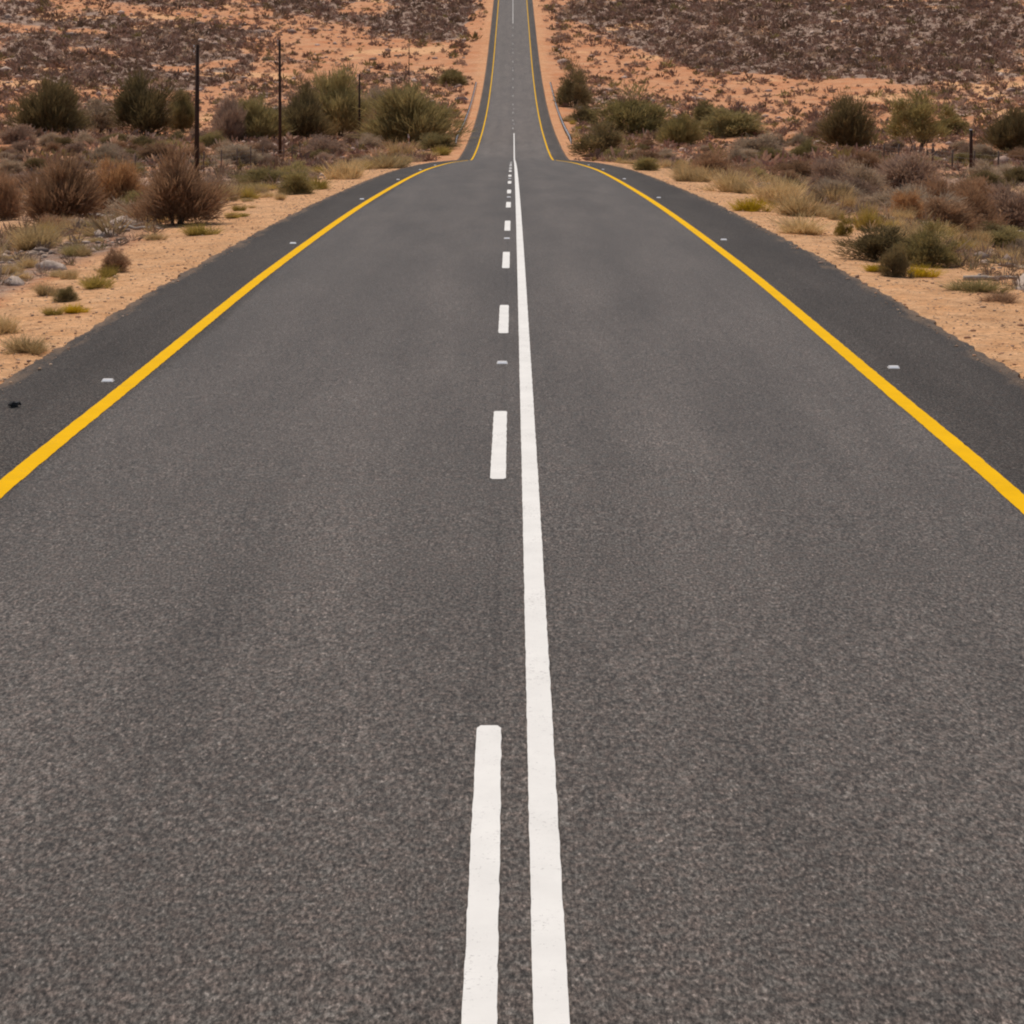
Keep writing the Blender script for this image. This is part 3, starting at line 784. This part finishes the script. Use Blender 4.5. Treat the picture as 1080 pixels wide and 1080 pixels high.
PLANTS = [
    ('bush', 'broom', 'dark_olive', -42.63, 263.0, 7.13, 7.29, 'large dark olive bush, the darkest and roundest at the far left', 'bush'),
    ('bush', 'broom', 'dark_olive', -52.63, 257.25, 6.53, 6.69, 'feathery dark olive bush left of the darkest round bush', 'bush'),
    ('bush', 'loose', 'grey', -48.84, 268.25, 5.16, 4.42, 'pale grey-green bush between the two dark olive bushes', 'bush'),
    ('bush', 'broom', 'olive', -39.26, 270.0, 3.31, 4.68, 'narrow yellowish olive bush just left of the tallest pole', 'bush'),
    ('bush', 'broom', 'brown', -13.9, 69.95, 2.57, 2.24, 'biggest brown bush on the left bank', 'bush'),
    ('bush', 'broom', 'rust', -14.27, 82.15, 1.94, 1.99, 'rust coloured bush between two larger brown bushes on the left bank', 'bush'),
    ('bush', 'broom', 'brown', -6.91, 46.85, 1.56, 1.42, 'big dark brown bush at the foot of the tallest pole', 'bush'),
    ('bush', 'broom', 'brown', -17.03, 76.1, 1.2, 1.45, 'brown bush cut by the left edge of the photo', 'bush'),
    ('bush', 'broom', 'mauve', -30.98, 249.5, 3.71, 4.97, 'greyish upright bush right of the tallest pole', 'bush'),
    ('bush', 'broom', 'olive', -28.27, 252.25, 5.3, 5.03, 'yellow-olive bush left of the second pole', 'bush'),
    ('bush', 'broom', 'dark_olive', -23.5, 255.25, 5.36, 5.75, 'dark upright bush right of the second pole', 'bush'),
    ('bush', 'broom', 'olive', -20.35, 265.5, 7.2, 7.13, 'wide feathery olive bush in the group right of the second pole', 'bush'),
    ('bush', 'broom', 'grey', -16.04, 273.0, 4.78, 5.44, 'greyish bush behind the wide olive bushes left of the crest', 'bush'),
    ('bush', 'broom', 'olive', -10.72, 245.0, 8.15, 6.58, 'widest olive-brown bush, nearest the crest on the left', 'bush'),
    ('bush', 'broom', 'brown', -13.93, 259.25, 4.99, 5.17, 'brownish bush touching the widest olive-brown bush', 'bush'),
    ('bush', 'round', 'green', -5.96, 62.5, 0.87, 0.65, 'small dark green bush on the left verge below the second pole', 'bush'),
    ('grass_tuft', 'tuft', 'yellow_green', -5.75, 66.4, 0.7, 0.4, 'yellow grass clump right of the small dark green bush', 'grass tuft'),
    ('grass_tuft', 'tuft', 'dry', -5.75, 78.4, 1.37, 0.88, 'pale yellow dry grass clump on the left verge before the crest', 'grass tuft'),
    ('grass_tuft', 'tuft', 'dry', -5.67, 100.1, 1.93, 0.87, 'wide pale dry grass clump nearest the crest on the left', 'grass tuft'),
    ('grass_tuft', 'tuft', 'dry', -10.33, 213.75, 2.43, 1.85, 'straw coloured grass below the marker post', 'grass tuft'),
    ('grass_tuft', 'tuft', 'yellow_green', -6.6, 211.25, 1.66, 0.92, 'low yellow-green tuft beside the left road edge at the crest', 'grass tuft'),
    ('bush', 'loose', 'olive', -7.44, 226.0, 3.96, 1.76, 'low olive bush below the left guardrail', 'bush'),
    ('bush', 'loose', 'olive', -9.76, 371.75, 4.88, 2.9, 'olive bush above the culvert on the left', 'bush'),
    ('bush', 'round', 'brown', -20.86, 104.1, 1.82, 1.17, 'low brown bush behind the biggest brown bush', 'bush'),
    ('bush', 'round', 'grey', -30.66, 170.75, 2.69, 1.63, 'low grey bush on the flat ground below the darkest round bush', 'bush'),
    ('bush', 'round', 'mauve', -49.33, 227.25, 3.38, 1.97, 'low mauve bush below the feathery dark bush at the far left', 'bush'),
    ('bush', 'round', 'brown', -28.12, 179.5, 3.14, 1.71, 'low brown bush left of the tallest pole', 'bush'),
    ('bush', 'round', 'grey', -20.52, 169.25, 3.26, 1.61, 'low grey bush between the two tall poles', 'bush'),
    ('bush', 'round', 'mauve', -17.8, 212.5, 4.09, 1.84, 'low mauve-brown bush below the wide olive bushes', 'bush'),
    ('grass_tuft', 'tuft', 'yellow_green', -5.88, 42.9, 0.64, 0.3, 'bright yellow-green tuft on the left verge below the big brown bush', 'grass tuft'),
    ('bush', 'round', 'brown', -5.94, 34.0, 0.39, 0.35, 'small brown bush on the left verge beside yellow tufts', 'bush'),
    ('grass_tuft', 'tuft', 'yellow_green', -5.86, 33.1, 0.32, 0.2, 'small yellow tuft in front of the small brown bush on the left verge', 'grass tuft'),
    ('grass_tuft', 'tuft', 'yellow_green', -5.68, 31.15, 0.44, 0.19, 'low olive-yellow tuft on the grey track at the left', 'grass tuft'),
    ('bush', 'round', 'olive', -5.77, 29.4, 0.26, 0.2, 'small olive bush on the sand at the left', 'bush'),
    ('grass_tuft', 'tuft', 'yellow_bloom', -5.31, 27.8, 0.27, 0.14, 'small bright yellow tuft beside the small olive bush at the left', 'grass tuft'),
    ('grass_tuft', 'tuft', 'yellow_green', -5.55, 27.6, 0.22, 0.12, 'tiny yellow tuft left of the small bright yellow tuft', 'grass tuft'),
    ('grass_tuft', 'tuft', 'dry', -5.11, 23.8, 0.44, 0.19, 'straw tuft on the sand near the left road edge', 'grass tuft'),
    ('grass_tuft', 'tuft', 'dry', -5.76, 25.75, 0.38, 0.27, 'dry yellow grass at the left photo edge above the sand', 'grass tuft'),
    ('grass_tuft', 'tuft', 'dry', -8.52, 40.5, 0.99, 0.53, 'dry tan grass clump below the biggest brown bush', 'grass tuft'),
    ('grass_tuft', 'tuft', 'olive', -7.33, 37.75, 0.36, 0.26, 'small olive tuft on the bank below the biggest brown bush', 'grass tuft'),
    ('bush', 'loose', 'green', 14.61, 276.0, 8.45, 5.5, 'wide green bush right of the road, largest green one beyond the crest', 'bush'),
    ('bush', 'broom', 'green', 17.81, 244.25, 3.85, 3.6, 'narrow green bush right of the wide green bush', 'bush'),
    ('bush', 'loose', 'dark_olive', 8.08, 208.5, 4.2, 3.61, 'dark green bush at the right guardrail end nearest the crest', 'bush'),
    ('bush', 'loose', 'dark_olive', 8.67, 325.25, 4.84, 5.92, 'dark bush beside the upper right guardrail', 'bush'),
    ('bush', 'round', 'dark_olive', 9.23, 291.5, 3.32, 2.27, 'small dark bush between the guardrail and the wide green bush', 'bush'),
    ('bush', 'round', 'olive', 24.98, 261.75, 7.1, 3.4, 'long low olive bush right of the wide green bush', 'bush'),
    ('bush', 'loose', 'olive', 24.47, 289.25, 3.29, 3.26, 'small olive bush behind the long low olive bush', 'bush'),
    ('bush', 'broom', 'dark_olive', 32.63, 222.5, 5.06, 4.82, 'dark olive bush left of the green tree', 'bush'),
    ('bush', 'round', 'mauve', 34.01, 254.25, 3.11, 2.2, 'small grey bush left of the dark olive bush on the right slope', 'bush'),
    ('bush', 'broom', 'dark_olive', 46.27, 211.5, 4.26, 4.4, 'grey-olive bush at the right photo edge beyond the fence', 'bush'),
    ('bush', 'loose', 'green', 51.21, 267.75, 4.22, 2.78, 'bright green low bush right of the green tree', 'bush'),
    ('bush', 'round', 'mauve', 14.66, 105.35, 2.03, 1.73, 'rounded grey-brown bush, leftmost of the right-hand thicket', 'bush'),
    ('bush', 'round', 'grey', 14.82, 96.9, 2.03, 1.51, 'grey bush in the right-hand thicket, second from the left', 'bush'),
    ('bush', 'round', 'mauve', 17.28, 98.95, 3.03, 1.97, 'widest mauve-grey bush in the right-hand thicket', 'bush'),
    ('bush', 'round', 'brown', 13.7, 72.9, 1.47, 1.52, 'brown bush with a dark base in the right-hand thicket', 'bush'),
    ('bush', 'round', 'rust', 8.99, 52.1, 0.82, 0.68, 'small rusty olive bush below the widest mauve-grey bush', 'bush'),
    ('bush', 'round', 'brown', 12.67, 62.55, 1.53, 1.46, 'large brown bush behind the stony bank at the right', 'bush'),
    ('bush', 'round', 'mauve', 14.69, 67.4, 1.65, 1.34, 'mauve-brown bush at the right photo edge', 'bush'),
    ('bush', 'loose', 'dark_olive', 5.84, 36.2, 1.11, 0.6, 'low spreading dark green bush on the right verge, left half', 'bush'),
    ('bush', 'loose', 'green', 6.5, 35.4, 0.84, 0.64, 'low dark green bush on the right verge, right half', 'bush'),
    ('bush', 'round', 'dark_olive', 5.54, 33.0, 0.38, 0.46, 'small dark twiggy bush in front of the low green bushes', 'bush'),
    ('grass_tuft', 'tuft', 'yellow_bloom', 5.96, 33.2, 0.49, 0.23, 'bright yellow flowering tuft at the right verge bushes', 'grass tuft'),
    ('grass_tuft', 'tuft', 'yellow_bloom', 5.42, 33.85, 0.44, 0.15, 'low yellow tuft left of the small dark twiggy bush', 'grass tuft'),
    ('bush', 'loose', 'yellow_green', 6.19, 42.55, 0.3, 0.37, 'small yellow-green bush left of the low green bushes', 'bush'),
    ('grass_tuft', 'tuft', 'yellow_bloom', 5.4, 51.45, 0.72, 0.33, 'bright yellow-green tuft alone on the right verge', 'grass tuft'),
    ('bush', 'round', 'dark_olive', 22.49, 108.15, 1.7, 0.94, 'small dark green bush near the tall fence post', 'bush'),
    ('bush', 'round', 'grey', 10.06, 45.15, 0.59, 0.55, 'grey bush cut by the right photo edge low down', 'bush'),
    ('bush', 'round', 'green', 5.53, 94.15, 0.99, 0.57, 'small green bush on the right verge at the crest', 'bush'),
    ('bush', 'round', 'brown', 7.4, 85.0, 1.41, 0.96, 'dark brown bush among grasses right of the crest', 'bush'),
    ('bush', 'round', 'grey', 21.93, 203.25, 4.45, 2.29, 'low grey-brown bush on the flat right of the crest', 'bush'),
    ('bush', 'round', 'brown', 16.73, 135.2, 2.6, 1.05, 'low brown bush above the dry grass on the right', 'bush'),
    ('grass_tuft', 'tuft', 'dry', 6.03, 74.55, 1.17, 0.65, 'straw coloured grass nearest the crest on the right verge', 'grass tuft'),
    ('grass_tuft', 'tuft', 'dry', 6.17, 65.2, 1.37, 0.68, 'tall pale grass left of the bright yellow-green tuft', 'grass tuft'),
    ('grass_tuft', 'tuft', 'dry', 6.57, 56.55, 1.39, 0.88, 'tallest pale grass clump on the right verge', 'grass tuft'),
    ('grass_tuft', 'tuft', 'dry', 6.54, 50.0, 1.09, 0.65, 'pale grass clump below the leftmost thicket bush', 'grass tuft'),
    ('grass_tuft', 'tuft', 'dry', 5.45, 43.05, 1.02, 0.41, 'low pale grass above the sandy right verge', 'grass tuft'),
    ('grass_tuft', 'tuft', 'olive', 6.27, 30.75, 0.67, 0.19, 'sparse olive tuft on the sand at the right', 'grass tuft'),
    ('grass_tuft', 'tuft', 'brown', 6.3, 29.4, 0.51, 0.15, 'sparse brown tuft on the sand near the right photo edge', 'grass tuft'),
    ('tree', 'crown', 'green', 34.43, 193.5, 5.64, 4.68, 'small green thorn tree on bare thin trunks in front of the orange slope', 'tree')]
for k, (name, kind, matname, x, y, w, h, label, cat) in enumerate(PLANTS):
    plant(name, kind, k % 4, matname, x, y, w, h, label, cat)

# repeats nothing tells apart: low scrub, dry grass, green tufts
def scatter():
    rng = np.random.RandomState(5)
    taken = [(p[3], p[4], p[5]) for p in PLANTS]
    def free(x, y, r):
        return all((x - a) ** 2 + (y - b) ** 2 > (0.42 * (c + r)) ** 2 for a, b, c in taken)
    n = tries = 0
    while n < 190 and tries < 20000:
        tries += 1
        side = rng.choice([-1, 1]); y = rng.uniform(52, 250)
        lim = min(0.225 * y, 45); x = side * rng.uniform(8.2, max(9.5, lim))
        w = rng.uniform(0.6, 1.5) * (1 + y / 320.0); h = w * rng.uniform(0.35, 0.65)
        if vnoise(x / 7.0, y / 14.0) < 0.36 or not free(x, y, w): continue
        m = rng.choice(['mauve', 'grey', 'brown', 'brown', 'olive', 'dark_olive', 'grey'])
        sd = 'left' if side < 0 else 'right'
        plant('scrub_bush', ['round', 'broom', 'round'][n % 3], n % 4, m, x, y, w, h, 'low dry scrub bush on the stony ground %s of the road' % sd, 'bush', 'low scrub bushes %s of the road' % sd, single=True)
        taken.append((x, y, w * 0.6)); n += 1
    n = 0
    while n < 210:
        side = rng.choice([-1, 1]); y = 36 + 115 * rng.rand()
        x = side * rng.uniform(6.4, 9.2 + y * 0.03)
        if vnoise(x / 2.0 + 40, y / 9.0) < 0.42: continue
        sd = 'left' if side < 0 else 'right'
        w = rng.uniform(0.35, 0.8); h = rng.uniform(0.25, 0.6)
        plant('grass_tuft', 'tuft', n % 4, 'dry' if rng.rand() < 0.85 else 'yellow_green', x, y, w, h, 'pale dry grass tuft growing beside the sandy verge %s of the road' % sd, 'grass tuft', 'dry grass tufts %s of the road' % sd)
        n += 1
    n = 0
    while n < 34:
        side = rng.choice([-1, 1]); y = rng.uniform(205, 345); x = side * rng.uniform(6.4, 9.0)
        if vnoise(x / 2.0 + 9, y / 14.0) < 0.4: continue
        sd = 'left' if side < 0 else 'right'
        plant('grass_tuft', 'tuft', n % 4, ['dry', 'dry', 'yellow_green'][n % 3], x, y, rng.uniform(0.7, 1.7), rng.uniform(0.3, 0.8), 'far grass tuft by the guardrail %s of the road in the dip' % sd, 'grass tuft', 'grass tufts by the guardrail %s of the road' % sd)
        n += 1
    n = 0
    while n < 60:
        side = rng.choice([-1, 1]); y = rng.uniform(24, 62)
        x = side * rng.uniform(5.9, 9.0)
        if abs(x) / y > 0.235: continue
        sd = 'left' if side < 0 else 'right'
        w = rng.uniform(0.2, 0.45); h = rng.uniform(0.08, 0.22)
        plant('grass_tuft', 'tuft', n % 4, 'dry' if rng.rand() < 0.88 else 'yellow_green', x, y, w, h, 'small sparse grass tuft on the sand near the road edge at the %s' % sd, 'grass tuft', 'small tufts near the road edge at the %s' % sd)
        n += 1
scatter()

# ------------------------------------------------------------------ stones
def ico(sub=1):
    bm = bmesh.new(); bmesh.ops.create_icosphere(bm, subdivisions=sub, radius=1.0)
    V = np.array([v.co[:] for v in bm.verts]); F = np.array([[v.index for v in f.verts] for f in bm.faces]); bm.free()
    return V, F
def stone_mesh(seed):
    rng = np.random.RandomState(seed); V, F = ico(2)
    for k in range(7):
        d = rng.normal(size=3); d /= np.linalg.norm(d); lim = rng.uniform(0.55, 0.85)
        t = V @ d; V = V - np.outer(np.maximum(t - lim, 0), d)
    V += rng.normal(0, 0.03, V.shape); V[:, 2] *= 0.65
    o = quad_mesh('stone', V, F, M['stone']); me = o.data; bpy.data.objects.remove(o); return me
STONE = [stone_mesh(k) for k in range(5)]
def stones():
    rng = np.random.RandomState(9); n = 0
    while n < 140:
        side = rng.choice([-1, 1], p=[0.62, 0.38]); y = 26 + 90 * rng.rand() ** 1.5; x = side * rng.uniform(7.0, min(14 + y * .05, 0.22 * y + 1.5))
        s = min(0.05 + rng.gamma(2.0, 0.05), 0.4) * (1 + y / 150)
        o = bpy.data.objects.new('stone', STONE[n % 5]); col.objects.link(o)
        o.location = (x, y, float(ground_z(x, y)) + s * 0.15); o.rotation_euler = (rng.uniform(-.3, .3), rng.uniform(-.3, .3), rng.uniform(0, 6.28))
        o.scale = (s, s * rng.uniform(.6, 1.2), s * rng.uniform(.5, .9))
        sd = 'left' if side < 0 else 'right'
        tag(o, 'pale tan stone lying among the scrub %s of the road' % sd, 'stone', 'pale stones %s of the road' % sd)
        n += 1
stones()
def dead_branch(x, y, s, rz, seed, label):
    rng = random.Random(seed); b = MB()
    p = [(-1.0, 0, .10)]
    for k in range(6): p.append((-1.0 + 0.34 * (k + 1), p[-1][1] + rng.uniform(-.09, .09), .08 + rng.uniform(-.03, .07)))
    b.tube(p, [.075, .085, .075, .065, .05, .035, .015], 8)
    for k in range(1, 6):
        d = rng.choice([-1, 1]); q = p[k]; l = rng.uniform(.3, .65)
        e1 = (q[0] + l * .5, q[1] + d * l * .45, q[2] + rng.uniform(-.02, .12)); e2 = (e1[0] + l * .5, e1[1] + d * l * .3, max(.02, e1[2] + rng.uniform(-.1, .12)))
        b.tube([q, e1, e2], [.035, .024, .008], 6)
    o = b.build('dead_branch', M['deadwood'], None, True)
    o.location = (x, y, float(ground_z(x, y)) + .02); o.rotation_euler = (0, 0, rz); o.scale = (s, s, s)
    tag(o, label, 'branch')
for a in [(-13.23, 75.05, 0.94, -0.35, 1, 'bleached dead branch lying on the left bank below the rust coloured bush'), (-7.27, 44.6, 0.43, -0.2, 2, 'grey dead branch lying below the big dark brown bush on the left bank'), (6.9, 32.55, 0.47, 0.1, 3, 'long bleached dead branch on the sand at the right photo edge'), (13.82, 72.25, 0.6, 0.3, 4, 'dead grey branch under the brown bush with a dark base at the right')]: dead_branch(*a)

# ------------------------------------------------------------------ what nobody could count: scrub mat of the slopes, rubble, verge gravel
def scrub_cover():
    rng = np.random.RandomState(21)
    N = 120000
    Y = 150 + 520 * rng.rand(N) ** 0.85
    X = rng.uniform(-1, 1, N) * (0.25 * Y + 12)
    c = cover(X, Y)
    n = vnoise(X / 5.0, Y / 5.0); n2 = vnoise(X / 17.0 + 7, Y / 30.0)
    p = np.interp(c + 0.5 * (n - 0.5), [0.0, 0.25, 0.5, 0.8, 1.0], [0.10, 0.38, 0.78, 1.0, 1.0])
    p = p * (0.75 + 0.5 * n2)
    p = p * smooth(5.4, 9.5, np.abs(X) + 1.5 * (vnoise(X / 2.0, Y / 6.0) - 0.5)) * np.where(Y < 230, 0.55, 1.0)
    keep = rng.rand(N) < p * 0.55
    X, Y, c = X[keep], Y[keep], c[keep]; N = len(X)
    Z = ground_z(X, Y)
    s = rng.gamma(3.2, 0.24, N).clip(0.3, 2.4) * np.where(c > 0.75, 1.05, 1.0) * (0.75 + Y / 1100)
    K = 22
    D = dome_dirs(rng, N * K, 0.05).reshape(N, K, 3)
    P = np.stack([X, Y, Z], -1)[:, None, :] + D * s[:, None, None] * np.array([0.5, 0.5, 0.42]) * rng.uniform(0.2, 0.8, (N, K, 1))
    V, F = blades(rng, P.reshape(-1, 3), (D + rng.normal(0, .5, D.shape) + [0, 0, .3]).reshape(-1, 3), np.repeat(s, K) * rng.uniform(0.22, 0.5, N * K), np.repeat(s, K) * rng.uniform(0.08, 0.17, N * K))
    pal = np.array([(0.125, 0.082, 0.060), (0.16, 0.105, 0.08), (0.10, 0.068, 0.045), (0.20, 0.145, 0.11), (0.14, 0.115, 0.05), (0.27, 0.20, 0.14)])
    w = np.where((c > 0.75)[:, None], [[.3, .25, .25, .12, .02, .06]], [[.2, .16, .16, .2, .16, .12]])
    pick = (rng.rand(N, 1) > np.cumsum(w, 1)).sum(1).clip(0, 5)
    C = 1.9 * pal[pick] * np.array([1.04, 0.93, 0.86]) * rng.uniform(0.75, 1.25, (N, 1))
    o = quad_mesh('hillside_scrub', V, F, M['tint'], None, np.repeat(C, K * 6, 0))
    tag(o, 'dark low scrub covering the far hillside', 'scrub', None, 'stuff')
def rubble(name, N, gen, size, pal, label, cat):
    rng = np.random.RandomState(33)
    X, Y = gen(rng, N); N = len(X)
    V0, F0 = ico(1)
    s = size(rng, X, Y)
    V = V0[None] * rng.uniform(0.6, 1.2, (N, len(V0), 1)) * s[:, None, None] * np.array([1, 1, .6]) * rng.uniform(.7, 1.3, (N, 1, 3))
    V = V + np.stack([X, Y, np.where((X > ROAD_L) & (X < ROAD_R), road_z(Y), ground_z(X, Y)) + s * 0.15], -1)[:, None, :]
    F = (F0[None] + (np.arange(N) * len(V0))[:, None, None]).reshape(-1, 3)
    C = np.array(pal)[rng.randint(0, len(pal), N)] * rng.uniform(.8, 1.15, (N, 1))
    o = quad_mesh(name, V.reshape(-1, 3), F, M['tint_stone'], None, np.repeat(C, len(V0), 0))
    tag(o, label, cat, None, 'stuff')
def hill_gen(rng, N):
    Y = 170 + 470 * rng.rand(N) ** 0.9; X = rng.uniform(-1, 1, N) * (0.25 * Y + 10)
    c = cover(X, Y); k = (np.abs(X) > 8) & (rng.rand(N) < np.where(c > .75, 0.30, np.where(c < .25, 0.10, .5)) * (vnoise(X / 6 + 3, Y / 11) > 0.42))
    return X[k], Y[k]
def verge_gen(rng, N):
    Y = 14 + 110 * rng.rand(N) ** 1.8; side = rng.choice([-1, 1], N); u = rng.gamma(1.6, 1.6, N)
    u = u - 0.22; X = np.where(side < 0, ROAD_L - u, ROAD_R + u); k = (u < 9) & (np.abs(X) < 0.24 * Y + 1)
    return X[k], Y[k]
scrub_cover()
def ground_cover():
    rng = np.random.RandomState(77)
    N = 12000
    Y = 22 + 190 * rng.rand(N) ** 1.15; side = rng.choice([-1, 1], N)
    X = side * (6.9 + rng.rand(N) * np.maximum(0.235 * Y - 7.2, 2.5))
    k = (vnoise(X / 4.0 + 11, Y / 9.0) + 0.25 * rng.randn(N)) > 0.42
    X, Y = X[k], Y[k]; N = len(X); Z = ground_z(X, Y)
    s = rng.gamma(4.0, 0.085, N) * (0.35 + Y / 140).clip(0.3, 1.5)
    K = 26
    D = dome_dirs(rng, N * K, 0.05).reshape(N, K, 3)
    P = np.stack([X, Y, Z], -1)[:, None, :] + D * s[:, None, None] * np.array([0.5, 0.5, 0.3]) * rng.uniform(0.1, 0.8, (N, K, 1))
    V, F = blades(rng, P.reshape(-1, 3), (D + rng.normal(0, .6, D.shape) + [0, 0, .3]).reshape(-1, 3), np.repeat(s, K) * rng.uniform(0.3, 0.6, N * K), np.repeat(s, K) * rng.uniform(0.03, 0.07, N * K))
    pal = np.array([(0.24, 0.165, 0.115), (0.30, 0.21, 0.15), (0.19, 0.13, 0.085), (0.38, 0.28, 0.19), (0.26, 0.20, 0.10), (0.42, 0.30, 0.16)])
    C = pal[rng.randint(0, 6, N)] * rng.uniform(0.75, 1.25, (N, 1))
    o = quad_mesh('dry_ground_cover', V, F, M['tint'], None, np.repeat(C, K * 6, 0))
    tag(o, 'low dry twiggy ground cover between the bushes on both sides of the road', 'ground cover', None, 'stuff')
ground_cover()
rubble('hillside_rubble', 34000, hill_gen, lambda r, X, Y: r.gamma(2.5, 0.10, len(X)) * (0.5 + Y / 600), [(0.50, 0.345, 0.26), (0.42, 0.28, 0.21), (0.58, 0.42, 0.32), (0.34, 0.22, 0.16)],
       'pale stones strewn between the scrub of the far hillside', 'stones')
rubble('verge_gravel', 30000, verge_gen, lambda r, X, Y: (0.004 + r.gamma(1.2, 0.0055, len(X))), [(0.42, 0.27, 0.17), (0.34, 0.22, 0.15), (0.55, 0.38, 0.25), (0.46, 0.25, 0.14)],
       'small gravel on the orange sand along the road', 'gravel')

def bank_gen(rng, N):
    Y = 24 + 70 * rng.rand(N) ** 1.3; side = rng.choice([-1, 1], N, p=[0.65, 0.35]); u = 1.6 + rng.gamma(2.2, 1.4, N)
    X = np.where(side < 0, ROAD_L - u, ROAD_R + u)
    k = (vnoise(X / 1.1 + 60, Y / 4.5) > 0.5) & (np.abs(X) < 0.24 * Y + 1)
    return X[k], Y[k]
rubble('bank_rubble', 5200, bank_gen, lambda r, X, Y: 0.018 + r.gamma(1.5, 0.024, len(X)), [(0.44, 0.32, 0.24), (0.36, 0.26, 0.19), (0.54, 0.41, 0.32), (0.28, 0.20, 0.15)],
       'broken pale stone rubble on the banks beside the verges', 'stones')
